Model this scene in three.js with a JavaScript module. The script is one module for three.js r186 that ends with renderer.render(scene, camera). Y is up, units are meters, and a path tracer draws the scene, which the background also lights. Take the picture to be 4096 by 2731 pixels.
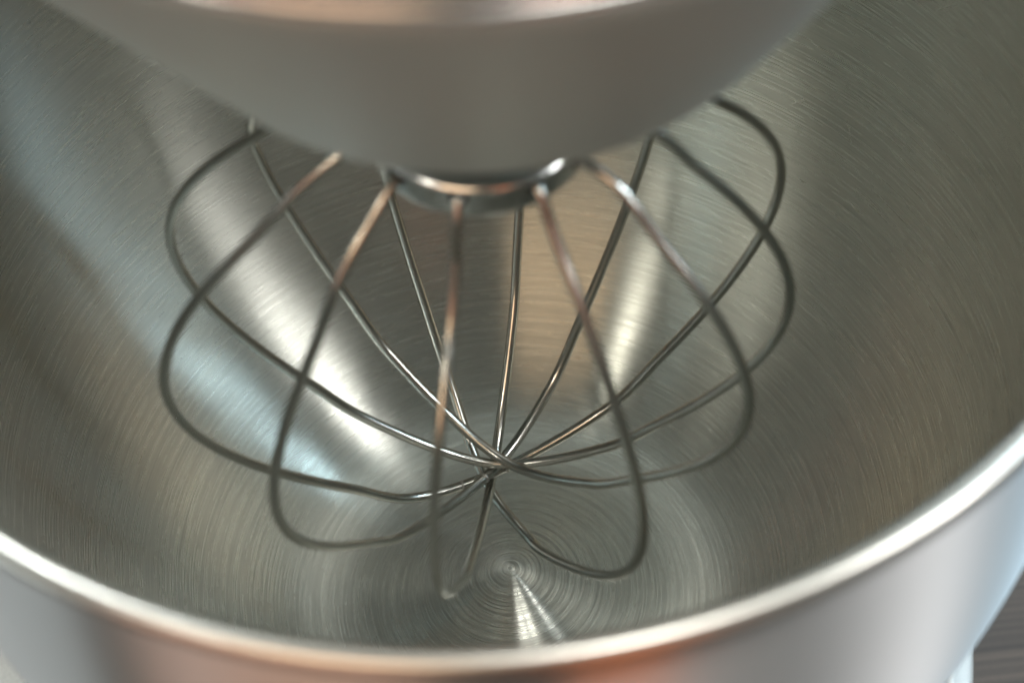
import * as THREE from 'three';
import { RectAreaLightUniformsLib } from 'three/addons/lights/RectAreaLightUniformsLib.js';
import { mergeGeometries } from 'three/addons/utils/BufferGeometryUtils.js';

// ---------------------------------------------------------------- camera, light, exposure
const scene = new THREE.Scene();
const camera = new THREE.PerspectiveCamera(17.0119, 1024 / 682, 0.01, 30);
camera.position.set(0, 0.3842, 0.23741);
camera.rotation.set(-0.918759, -0.0150527, -0.0729043, 'YXZ');
camera.focus = 0.432;
camera.userData.fStop = 11.5;
scene.background = new THREE.Color().setRGB(0.095, 0.102, 0.09);
scene.backgroundIntensity = 1;
const renderer = new THREE.WebGLRenderer({ antialias: true });
renderer.setSize(1024, 682);
renderer.toneMapping = THREE.LinearToneMapping;
renderer.toneMappingExposure = 0.83;
renderer.shadowMap.enabled = true;
RectAreaLightUniformsLib.init();

// soft lamps standing outside the frame: [name label, azimuth (0 = towards the camera), elevation, distance, width, height, colour, intensity]
const LAMPS = [
  ['tall narrow white softbox lamp, front right of the bowl', 65, 48, 1.25, 0.06, 0.6, [1, 0.99, 0.98], 72],
  ['tall narrow bluish softbox lamp to the right of the bowl', 92, 41, 1.3, 0.06, 0.65, [0.6, 0.84, 1], 80],
  ['square warm softbox lamp, front left of the bowl', -24, 46, 1.3, 0.48, 0.34, [1, 0.64, 0.34], 5.2],
  ['small cream square lamp, front left of the bowl', -50, 50, 1.3, 0.06, 0.06, [1, 0.95, 0.84], 150],
  ['cool white softbox lamp behind the bowl', 156, 34, 1.4, 0.7, 0.45, [0.95, 0.98, 1], 10],
  ['small cool white softbox lamp high behind the bowl on the left', -122, 64, 1.3, 0.12, 0.12, [0.92, 0.98, 1], 110],
  ['square white softbox lamp high in front of the mixer', 28, 72, 1.3, 0.26, 0.26, [1, 0.99, 0.94], 30],
  ['pale bluish wide softbox lamp behind the bowl on the right', 122, 0, 1.4, 1.6, 0.8, [0.55, 0.76, 1], 3.6],
  ['wide cool white softbox lamp to the left of the bowl', -90, 3, 1.3, 1.6, 0.8, [0.9, 1, 0.99], 1.4],
  ['large square cream softbox lamp above and behind the mixer', 180, 64, 1.5, 1.5, 1.1, [1, 0.99, 0.88], 1.0],
];

// ---------------------------------------------------------------- helpers
let seed = 7;
const rnd = () => { seed = (seed * 1664525 + 1013904223) >>> 0; return seed / 4294967296; };
const rgb = (r, g, b) => new THREE.Color().setRGB(r, g, b);
const V2 = (x, y) => new THREE.Vector2(x, y);
const V3 = (x, y, z) => new THREE.Vector3(x, y, z);
const names = {};
function numbered(n) { const k = names[n] = (names[n] ?? -1) + 1; return k ? `${n}_${String(k).padStart(3, '0')}` : n; }
function thing(name, label, category, pos = [0, 0, 0]) {
  const o = new THREE.Group(); o.name = numbered(name); o.position.set(...pos);
  o.userData = { label, category }; scene.add(o); return o;
}
function part(name, geometry, material, parent, label) {
  const m = new THREE.Mesh(geometry, material); m.name = name; m.castShadow = m.receiveShadow = true;
  if (label) m.userData.label = label;
  parent.add(m); return m;
}
function smooth(points, n) {                     // a smooth profile through (radius, height) points
  const c = new THREE.CatmullRomCurve3(points.map(p => V3(p[0], p[1], 0)), false, 'centripetal');
  return c.getSpacedPoints(n).map(p => V2(Math.max(p.x, 0), p.y));
}
function lathe(profile, segments) {              // uv: u round the axis, v by length along the profile
  const g = new THREE.LatheGeometry(profile, segments), uv = g.attributes.uv;
  const s = [0]; for (let i = 1; i < profile.length; i++) s.push(s[i - 1] + profile[i].distanceTo(profile[i - 1]));
  for (let i = 0; i <= segments; i++) for (let j = 0; j < profile.length; j++) uv.setXY(i * profile.length + j, i / segments, s[j] / s[s.length - 1]);
  return g;
}
function dataTexture(data, w, h, srgb) {
  const t = new THREE.DataTexture(data, w, h, THREE.RGBAFormat, THREE.UnsignedByteType);
  t.wrapS = t.wrapT = THREE.RepeatWrapping; t.magFilter = THREE.LinearFilter; t.minFilter = THREE.LinearFilter;
  if (srgb) t.colorSpace = THREE.SRGBColorSpace;
  t.needsUpdate = true; return t;
}
function toTexture(f, w, h, lo, hi, tint = [1, 1, 1], srgb = false) {   // f in -1..1 mapped to lo..hi
  const d = new Uint8Array(w * h * 4);
  for (let i = 0; i < w * h; i++) {
    const v = lo + (hi - lo) * Math.min(1, Math.max(0, f[i] * 0.5 + 0.5));
    for (let k = 0; k < 3; k++) d[4 * i + k] = Math.round(255 * Math.min(1, v * tint[k]));
    d[4 * i + 3] = 255;
  }
  return dataTexture(d, w, h, srgb);
}
// fine scratches along u; radiusAt(v) in metres keeps their real length the same near the axis and far from it
function brushed(w, h, radiusAt, count, amount) {
  const f = new Float32Array(w * h);
  for (let y = 0; y < h; y++) { const a = (rnd() - 0.5) * 0.12; for (let x = 0; x < w; x++) f[y * w + x] = a; }
  for (let k = 0; k < count; k++) {
    const v = rnd(), y = Math.floor(v * h), r = Math.max(radiusAt(v), 0.0015);
    const len = (0.003 + 0.04 * rnd() ** 3) / (2 * Math.PI * r), n = Math.min(w, Math.max(16, Math.round(len * w)));
    const x0 = Math.floor(rnd() * w), a = (rnd() - 0.5) * 2 * amount * (0.35 + rnd() ** 4), slope = (rnd() - 0.5) * 0.008;
    const thick = 1 + Math.floor(rnd() ** 2 * 1.9);
    for (let i = 0; i < n; i++) {
      const e = Math.sin(Math.PI * (i + 0.5) / n), yy = Math.round(y + slope * i);
      for (let t = 0; t < thick; t++) if (yy + t >= 0 && yy + t < h) f[(yy + t) * w + (x0 + i) % w] += a * e;
    }
  }
  for (let k = 0; k < 90; k++) {                   // a few stray cross scratches, and small dark flecks
    let x = rnd() * w, y = rnd() * h; const n = 12 + rnd() * 60, dx = rnd() * 1.6 - 0.8, dy = rnd() * 2 - 1, a = (rnd() - 0.35) * 0.7;
    for (let i = 0; i < n; i++) { x += dx; y += dy + (rnd() - 0.5) * 0.3; const yy = Math.floor(y); if (yy >= 0 && yy < h) f[yy * w + ((Math.floor(x) % w) + w) % w] += a; }
  }
  for (let k = 0; k < 110; k++) {
    const x = Math.floor(rnd() * w), y = Math.floor(rnd() * (h - 6)), nx = 1 + Math.floor(rnd() * 2), ny = 2 + Math.floor(rnd() * 3);
    for (let j = 0; j < ny; j++) for (let i = 0; i < nx; i++) f[(y + j) * w + (x + i) % w] = -1.6;
  }
  return f;
}

// ---------------------------------------------------------------- metals
const bowlProfile = [[0, 0], [0.004, -0.0006], [0.014, -0.0042], [0.026, -0.0082], [0.034, -0.0094], [0.044, -0.0076], [0.06, 0.003], [0.0745, 0.0185], [0.086, 0.0385], [0.0928, 0.06], [0.0965, 0.082], [0.0988, 0.11], [0.1, 0.142]];
const innerLine = smooth(bowlProfile, 160);
const SW = 2048, SH = 2048;
const scratch = brushed(SW, SH, v => innerLine[Math.min(160, Math.floor(v * 160))].x, 360000, 0.32);
const rings = new Float32Array(8 * SH);              // the turned grooves: height depends on the place along the profile only
for (let y = 0; y < SH; y++) { const a = rnd() * 2 - 1; for (let x = 0; x < 8; x++) rings[y * 8 + x] = a; }
const innerMetal = new THREE.MeshPhysicalMaterial({
  name: 'brushed_steel', metalness: 0.8, roughness: 1, color: rgb(0.60, 0.603, 0.54),
  map: toTexture(scratch, SW, SH, 0.5, 1.0), roughnessMap: toTexture(scratch, SW, SH, 0.32, 0.24),
  bumpMap: toTexture(rings, 8, SH, 0, 1), bumpScale: 0.00002, anisotropy: 1, anisotropyRotation: Math.PI / 2,
});
const outerMetal = new THREE.MeshPhysicalMaterial({ name: 'satin_steel', metalness: 1, roughness: 0.36, color: rgb(0.66, 0.66, 0.66), anisotropy: 1, anisotropyRotation: Math.PI / 2 });
const rimMetal = new THREE.MeshStandardMaterial({ name: 'rim_steel', metalness: 1, roughness: 0.28, color: rgb(0.53, 0.52, 0.48) });
const wireMetal = new THREE.MeshStandardMaterial({ name: 'polished_wire', metalness: 1, roughness: 0.22, color: rgb(0.46, 0.455, 0.415) });
const weldMetal = new THREE.MeshStandardMaterial({ name: 'weld', metalness: 1, roughness: 0.4, color: rgb(0.4, 0.38, 0.34) });
const discMetal = new THREE.MeshStandardMaterial({ name: 'polished_disc', metalness: 1, roughness: 0.2, color: rgb(0.66, 0.68, 0.67) });
const socketDark = new THREE.MeshStandardMaterial({ name: 'dark_socket', metalness: 0.6, roughness: 0.5, color: rgb(0.08, 0.08, 0.075) });
const shellPaint = new THREE.MeshPhysicalMaterial({ name: 'silver_paint', metalness: 0.75, roughness: 0.46, color: rgb(0.51, 0.575, 0.555), clearcoat: 0.15, clearcoatRoughness: 0.35 });
const speck = new Float32Array(256 * 256); for (let i = 0; i < speck.length; i++) speck[i] = rnd() + rnd() - 1;
const basePaint = new THREE.MeshPhysicalMaterial({ name: 'silver_base_paint', metalness: 0.55, roughness: 0.45, color: rgb(0.52, 0.53, 0.5), map: toTexture(speck, 256, 256, 0.8, 1), bumpMap: toTexture(speck, 256, 256, 0, 1), bumpScale: 0.00004 });
for (const k of ['map', 'bumpMap']) basePaint[k].repeat.set(12, 12);

// ---------------------------------------------------------------- table under the mixer
function woodTexture(w, h) {
  const d = new Uint8Array(w * h * 4), rowA = [], rowB = [];
  const wave = [0, 1, 2, 3].map(() => [rnd() * 6.28, 1 + Math.floor(rnd() * 3), rnd()]);
  for (let i = 0; i < h; i++) { rowA.push(rnd()); rowB.push(rnd()); }
  const line = (a, p) => { p = ((p % h) + h) % h; const i = Math.floor(p), f = p - i; return a[i] * (1 - f) + a[(i + 1) % h] * f; };
  for (let y = 0; y < h; y++) for (let x = 0; x < w; x++) {
    let bend = 0; for (const [ph, n, s] of wave) bend += Math.sin(ph + n * x / w * 6.283 + y * 0.01 * s) * 5;
    const p = y + bend, broad = line(rowB, p * 0.11), mid = line(rowA, p * 0.34 + 91), fine = line(rowA, p * 0.9);
    let t = 0.25 + 0.42 * mid + 0.25 * broad + 0.15 * fine;
    if (mid < 0.22) t *= 0.55 + 1.5 * mid;                           // dark pores drawn out along the grain
    t *= 0.94 + 0.12 * rnd();
    const i = 4 * (y * w + x);
    d[i] = 255 * Math.min(1, 0.27 * t + 0.03); d[i + 1] = 255 * Math.min(1, 0.235 * t + 0.03); d[i + 2] = 255 * Math.min(1, 0.205 * t + 0.03); d[i + 3] = 255;
  }
  return dataTexture(d, w, h, true);
}
const TABLE_Y = -0.058;
const table = thing('table', 'dark brown wooden table top with fine grain, under the mixer', 'table', [0, TABLE_Y, 0]);
const woodMap = woodTexture(1024, 1024); woodMap.repeat.set(1.5 / 0.35, 1.1 / 0.35);
const wood = new THREE.MeshStandardMaterial({ name: 'dark_wood', map: woodMap, roughness: 0.55, bumpMap: woodMap, bumpScale: 0.0002 });
{ const g = new THREE.BoxGeometry(1.5, 0.03, 0.75); g.translate(0, -0.015, -0.225); part('tabletop', g, wood, table); }

// ---------------------------------------------------------------- mixing bowl
const bowl = thing('mixing_bowl', 'brushed stainless steel mixing bowl with a rolled rim, holding the whisk', 'bowl', [0, -0.0112, 0]);
const lift = 0.0112;                               // parts are written with the centre of the bowl's bottom at height 0
{
  part('inner_wall', lathe(innerLine, 256).translate(0, lift, 0), innerMetal, bowl, 'brushed inside of the bowl with circular scratches');
  const outer = [[0, -0.0108], [0.036, -0.0108], [0.046, -0.0092], [0.0615, 0.0015], [0.0757, 0.0175], [0.0872, 0.038], [0.094, 0.06], [0.0977, 0.082], [0.1, 0.11], [0.1012, 0.142]];
  part('outer_wall', lathe(smooth(outer, 120), 256).translate(0, lift, 0), outerMetal, bowl, 'smooth satin outside of the bowl');
  const rim = []; for (let i = 0; i <= 24; i++) { const a = -2.2 + i / 24 * 5.6; rim.push(V2(0.1011 + 0.002 * Math.cos(a), 0.1425 + 0.002 * Math.sin(a))); }
  part('rim', lathe(rim, 256).translate(0, lift, 0), rimMetal, bowl);
}

// ---------------------------------------------------------------- whisk
const TX = 0.01726, TZ = 0.02631;
const whisk = thing('wire_whisk', 'steel balloon whisk of crossed wire loops hanging into the bowl', 'whisk', [-0.00036 - 0.05 * TX, 0, 0.00136 - 0.05 * TZ]);
whisk.quaternion.setFromUnitVectors(V3(0, 1, 0), V3(TX, 1, TZ).normalize());
// half loops, in the order of their bearing: [bearing, hub radius, hub height, corner radius, corner height, tip height, fillet up, fillet down, bulge up, bulge down]
const HALVES = [
  [-0.2254, 0.0156, 0.1330, 0.0716, 0.0872, 0.0245, 0.564, 0.706, -0.0002, -0.0066],
  [0.4136, 0.0168, 0.1350, 0.0722, 0.0834, 0.0162, 0.620, 0.776, 0.0017, -0.0050],
  [0.8551, 0.0202, 0.1394, 0.0702, 0.0934, 0.0322, 0.588, 0.869, 0.0003, -0.0060],
  [1.3882, 0.0183, 0.1422, 0.0692, 0.0836, 0.0310, 0.590, 0.879, 0.0000, -0.0062],
  [1.8719, 0.0187, 0.1417, 0.0717, 0.0865, 0.0252, 0.524, 0.848, 0.0003, -0.0059],
  [2.4544, 0.0183, 0.1361, 0.0711, 0.0930, 0.0272, 0.559, 0.762, 0.0004, -0.0058],
  [2.9521, 0.0182, 0.1378, 0.0711, 0.0887, 0.0250, 0.574, 0.768, 0.0004, -0.0084],
  [3.5169, 0.0184, 0.1384, 0.0713, 0.0888, 0.0150, 0.559, 0.838, 0.0004, -0.0061],
  [4.0166, 0.0178, 0.1153, 0.0699, 0.1032, 0.0284, 0.611, 0.811, 0.0004, -0.0108],
  [4.5386, 0.0187, 0.1427, 0.0715, 0.0900, 0.0300, 0.547, 0.829, -0.0005, -0.0068],
  [5.0252, 0.0186, 0.1411, 0.0750, 0.0863, 0.0228, 0.531, 0.776, -0.0005, -0.0046],
  [5.5146, 0.0181, 0.1365, 0.0731, 0.0813, 0.0263, 0.618, 0.800, 0.0029, -0.0076],
];
const TIPS = [[-0.00085, 0.0338, -0.00212], [-0.00219, 0.0285, -0.00168], [0.00075, 0.0415, 0.00137], [-0.00118, 0.0395, 0.00072], [-0.0017, 0.0357, 0.00069], [0.00003, 0.0375, -0.00037]];   // where the six loops cross, one above the other
function halfLoop(k) {                                               // (radius, height) from the hub to near the axis
  const [, r0, y0, rc, yc, , t1, t2, b1, b2] = HALVES[k], ya = HALVES[k][5];
  const P0 = V2(r0, y0), P1 = V2(rc, yc), P2 = V2(0.0005, ya), A = P0.clone().lerp(P1, 1 - t1), B = P1.clone().lerp(P2, t2);
  const normal = (a, b) => { const d = b.clone().sub(a).normalize(); return V2(-d.y, d.x); };
  const n1 = normal(P0, P1), n2 = normal(P1, P2); if (n1.x < 0) n1.negate(); if (n2.y > 0) n2.negate();
  const pts = [];
  for (let i = 0; i < 8; i++) { const s = i / 8; pts.push(P0.clone().lerp(A, s).addScaledVector(n1, b1 * Math.sin(Math.PI * s))); }
  for (let i = 0; i <= 10; i++) { const s = i / 10; pts.push(A.clone().multiplyScalar((1 - s) ** 2).addScaledVector(P1, 2 * s * (1 - s)).addScaledVector(B, s * s)); }
  for (let i = 1; i < 10; i++) { const s = i / 10; pts.push(B.clone().lerp(P2, s).addScaledVector(n2, b2 * 6.75 * s * s * (1 - s))); }
  return pts;
}
const DISC_Y = 0.1375;
const WIRE_R = 0.00092;
for (let k = 0; k < 6; k++) {
  const path = [];
  for (const [half, back] of [[k, false], [k + 6, true]]) {
    const a = HALVES[half][0], from = half === 8 ? 0.047 : 0.0222;
    let pr = halfLoop(half); const top = pr.findIndex(p => p.x > from); pr = pr.slice(top).filter((p, i) => p.x > ({ 0: 0.025, 6: 0.021, 1: 0.011, 7: 0.012 }[half] ?? 0.0155) || i < 8);
    if (half === 8) for (const f of [0.12, 0.31, 0.5, 0.69, 0.88]) pr.unshift(V2(0.0186, DISC_Y - 0.0009).lerp(V2(0.0445, 0.1125), 1 - f));
    pr.unshift(V2(0.0158, DISC_Y - 0.0005), V2(0.0186, DISC_Y - 0.0009));
    for (let pass = 0; pass < 12; pass++) {                            // even out the bends without shrinking the loop
      const f = pass % 2 ? -0.51 : 0.5;
      pr = pr.map((p, i) => i < 2 || i === pr.length - 1 ? p : V2(p.x + f * ((pr[i - 1].x + pr[i + 1].x) / 2 - p.x), p.y + f * ((pr[i - 1].y + pr[i + 1].y) / 2 - p.y)));
    }
    const q = pr.map(p => V3(p.x * Math.sin(a), p.y, p.x * Math.cos(a)));
    if (back) { q.reverse(); path.push(V3(...TIPS[k])); }
    path.push(...q);
  }
  const curve = new THREE.CatmullRomCurve3(path, false, 'centripetal');
  part('wire_loop', new THREE.TubeGeometry(curve, 420, WIRE_R, 16, false), wireMetal, whisk);
  if (k === 1 || k === 4 || k === 5) {                                // butt welds near the crossing
    for (const u of k === 4 ? [0.485, 0.515] : [0.512]) {
      const p = curve.getPointAt(u), t = curve.getTangentAt(u), g = new THREE.TorusGeometry(WIRE_R * 0.82, WIRE_R * 0.34, 8, 20);
      const m = part('weld', g, weldMetal, whisk); m.position.copy(p); m.quaternion.setFromUnitVectors(V3(0, 0, 1), t);
    }
  }
}
for (const [a] of HALVES) {
  const g = new THREE.CylinderGeometry(0.00145, 0.00155, 0.002, 20); g.rotateZ(-Math.PI / 2); g.translate(0.0177, DISC_Y - 0.0007, 0); g.rotateY(a - Math.PI / 2);
  part('wire_socket', g, socketDark, whisk);
}
{
  const d = [[0.0001, 0.1398], [0.010, 0.1398], [0.0150, 0.1395], [0.0172, 0.1392], [0.0181, 0.1388], [0.0186, 0.1383], [0.0184, 0.1378], [0.0179, 0.1375], [0.0177, 0.1370], [0.0174, 0.1340], [0.0170, 0.1312], [0.0164, 0.1305], [0.0150, 0.1302], [0.0001, 0.1302]];
  part('hub_disc', lathe(smooth(d, 90), 128), discMetal, whisk, 'polished round disc that holds the wires');
  part('shaft', new THREE.CylinderGeometry(0.0055, 0.0055, 0.022, 32).translate(0, 0.150, 0), discMetal, whisk);
}

// ---------------------------------------------------------------- stand mixer: head above, base below
const mixer = thing('stand_mixer', 'silver grey stand mixer head above the whisk, its base under the bowl', 'mixer', [0, TABLE_Y, 0]);
const ARM = 50 * Math.PI / 180;                   // the head and the base run back to the left
function headLoft(levels, n = 72, m = 40) {      // rings of a rounded nose with straight sides running back; levels: [radius, height, centre z]
  const ring = ([r, y, z]) => {
    const pts = [];
    for (let i = 0; i <= n; i++) { const a = -Math.PI / 2 + Math.PI * i / n; pts.push([0.0032 + r * Math.sin(a), y, z + r * Math.cos(a)]); }
    for (let i = 1; i <= 8; i++) pts.push([0.0032 + r - 0.012 * r / 0.08 * i / 8, y, z - 0.22 * i / 8]);
    for (let i = 0; i <= m; i++) { const a = Math.PI / 2 + Math.PI * i / m, rr = r * 0.86; pts.push([0.0032 + rr * Math.sin(a), y, z - 0.225 + rr * 0.6 * Math.cos(a)]); }
    for (let i = 7; i >= 0; i--) pts.push([0.0032 - r + 0.012 * r / 0.08 * i / 8, y, z - 0.22 * i / 8]);
    return pts;
  };
  const rings = levels.map(ring), w = rings[0].length, pos = [], idx = [];
  for (const r of rings) for (const p of r) pos.push(...p);
  for (let j = 0; j + 1 < rings.length; j++) for (let i = 0; i + 1 < w; i++) { const a = j * w + i, b = a + 1, c = a + w, d = c + 1; idx.push(a, b, d, a, d, c); }
  const g = new THREE.BufferGeometry();
  g.setAttribute('position', new THREE.Float32BufferAttribute(pos, 3)); g.setIndex(idx); g.computeVertexNormals();
  return g.translate(-0.0032, 0, 0.0098).rotateY(ARM).translate(0.0032, 0, -0.0098);
}
function levels(points, n) {                       // smooth [radius, height, centre z] through the points
  return new THREE.CatmullRomCurve3(points.map(p => V3(...p)), false, 'centripetal').getSpacedPoints(n).map(p => [Math.max(p.x, 0.0005), p.y - TABLE_Y, p.z]);
}
const lower = levels([[0.0005, 0.1545, -0.008], [0.03, 0.1548, -0.008], [0.0425, 0.1565, -0.009], [0.0468, 0.1588, -0.0092], [0.0487, 0.1613, -0.0093], [0.0606, 0.1815, -0.0096], [0.072, 0.2015, -0.0099], [0.0785, 0.2135, -0.0101], [0.0808, 0.218, -0.0102], [0.0812, 0.2205, -0.0102]], 60);
part('head_shell', headLoft(lower), shellPaint, mixer, 'satin silver lower shell of the mixer head');
part('trim_groove', headLoft(levels([[0.0812, 0.2204, -0.0102], [0.0800, 0.2209, -0.0102], [0.0798, 0.2219, -0.0102], [0.0808, 0.2226, -0.0102]], 10)), discMetal, mixer);
part('head_cover', headLoft(levels([[0.0806, 0.2224, -0.0102], [0.0814, 0.2232, -0.0102], [0.0808, 0.227, -0.0102], [0.0775, 0.238, -0.0102], [0.071, 0.251, -0.0102], [0.058, 0.264, -0.0102], [0.035, 0.273, -0.0102], [0.0005, 0.276, -0.0102]], 40)), shellPaint, mixer);
part('drive_hub', new THREE.CylinderGeometry(0.0085, 0.0095, 0.012, 40).translate(0.001, 0.152 - TABLE_Y, 0.004), socketDark, mixer);
{
  const s = new THREE.Shape(); s.absellipse(0, 0, 0.062, 0.045, 0, Math.PI * 2);
  const g = new THREE.ExtrudeGeometry(s, { depth: 0.2, bevelEnabled: false, curveSegments: 40 }); g.rotateX(-Math.PI / 2); g.translate(0.0032, 0.02, -0.21); g.rotateY(ARM);
  part('column', g, shellPaint, mixer);
  // body of the base: runs back to the left of the bowl
  const b = new THREE.Shape(), W = 0.1, F = -0.002, Bk = 0.27, rr = 0.05;
  b.moveTo(-W + rr, F); b.lineTo(W - rr, F); b.quadraticCurveTo(W, F, W, F + rr); b.lineTo(W, Bk - rr); b.quadraticCurveTo(W, Bk, W - rr, Bk); b.lineTo(-W + rr, Bk); b.quadraticCurveTo(-W, Bk, -W, Bk - rr); b.lineTo(-W, F + rr); b.quadraticCurveTo(-W, F, -W + rr, F);
  const g2 = new THREE.ExtrudeGeometry(b, { depth: 0.022, bevelEnabled: true, bevelSize: 0.006, bevelThickness: 0.006, bevelSegments: 6, curveSegments: 30 });
  g2.rotateX(-Math.PI / 2); g2.translate(0, 0.007, 0); g2.rotateY(ARM);
  part('base_body', g2, basePaint, mixer);
  // round seat that the bowl stands in
  const c = [[0.0001, 0.034], [0.08, 0.034], [0.0848, 0.0345], [0.0862, 0.0366], [0.0872, 0.0386], [0.0884, 0.0388], [0.0892, 0.0376], [0.0904, 0.0366], [0.0918, 0.0362], [0.0926, 0.035], [0.093, 0.032], [0.0932, 0.006], [0.0925, 0.0008]];
  part('bowl_seat', lathe(smooth(c, 90), 160), basePaint, mixer, 'round silver tray with a raised lip under the bowl');
}

// ---------------------------------------------------------------- what stands round the table, out of the frame but mirrored in the steel
function curtain(label, ax, az, bx, bz, y0, y1, color) {
  const t = thing('curtain', label, 'curtain', [(ax + bx) / 2, y0, (az + bz) / 2]);
  const n = 80, dx = bx - ax, dz = bz - az, len = Math.hypot(dx, dz), pos = [], idx = [], nx = -dz / len, nz = dx / len;
  for (let side = 0; side < 2; side++) for (let j = 0; j < 2; j++) for (let i = 0; i <= n; i++) {
    const s = i / n - 0.5, f = 0.012 * Math.sin(s * len * 70) + (side ? 0.003 : 0);
    pos.push(dx * s + nx * f, j * (y1 - y0), dz * s + nz * f);
  }
  for (let side = 0; side < 2; side++) for (let i = 0; i < n; i++) { const a = side * 2 * (n + 1) + i, c = a + n + 1; idx.push(a, a + 1, c + 1, a, c + 1, c); }
  const g = new THREE.BufferGeometry(); g.setAttribute('position', new THREE.Float32BufferAttribute(pos, 3)); g.setIndex(idx); g.computeVertexNormals();
  part('cloth', g, new THREE.MeshStandardMaterial({ name: 'curtain_cloth', color: rgb(...color), roughness: 0.9, side: THREE.DoubleSide }), t);
  const rod = new THREE.CylinderGeometry(0.008, 0.008, len + 0.06, 16); rod.rotateZ(Math.PI / 2); rod.rotateY(-Math.atan2(dz, dx)); rod.translate(0, y1 - y0 + 0.006, 0);
  part('rod', rod, socketDark, t);
}
const at = (azimuth, distance) => [distance * Math.sin(azimuth * Math.PI / 180), distance * Math.cos(azimuth * Math.PI / 180)];
curtain('tall terracotta curtain in front of the table on the left', ...at(-50, 1.1), ...at(-11, 1.1), -1.2, 0.75, [0.88, 0.48, 0.35]);
curtain('tall narrow charcoal curtain in front of the middle of the table', ...at(-10, 1.0), ...at(6, 1.0), -1.2, 1.4, [0.05, 0.052, 0.05]);
curtain('narrow terracotta curtain in front of the table on the right', ...at(7, 0.95), ...at(21, 0.95), -1.2, 0.9, [0.95, 0.30, 0.12]);
curtain('short pale grey curtain in front of the table on the right', ...at(21, 0.95), ...at(70, 0.95), -1.2, 0.22, [0.36, 0.36, 0.34]);

for (const [label, azim, elev, dist, w, h, color, power] of LAMPS) {
  const a = azim * Math.PI / 180, e = elev * Math.PI / 180;
  const t = thing('softbox_lamp', label, 'lamp', [dist * Math.cos(e) * Math.sin(a), dist * Math.sin(e), dist * Math.cos(e) * Math.cos(a)]);
  t.lookAt(0, 0.08, 0);
  part('housing', new THREE.BoxGeometry(w + 0.03, h + 0.03, 0.06).translate(0, 0, -0.036), socketDark, t);
  part('diffuser', new THREE.BoxGeometry(w, h, 0.004), new THREE.MeshStandardMaterial({ name: 'lamp_diffuser', color: rgb(0.8, 0.8, 0.8), roughness: 1, emissive: rgb(...color), emissiveIntensity: 0.3 }), t);
  const light = new THREE.RectAreaLight(rgb(...color), power, w, h); light.position.set(0, 0, 0.006); light.rotation.y = Math.PI; t.add(light);
}

renderer.render(scene, camera);
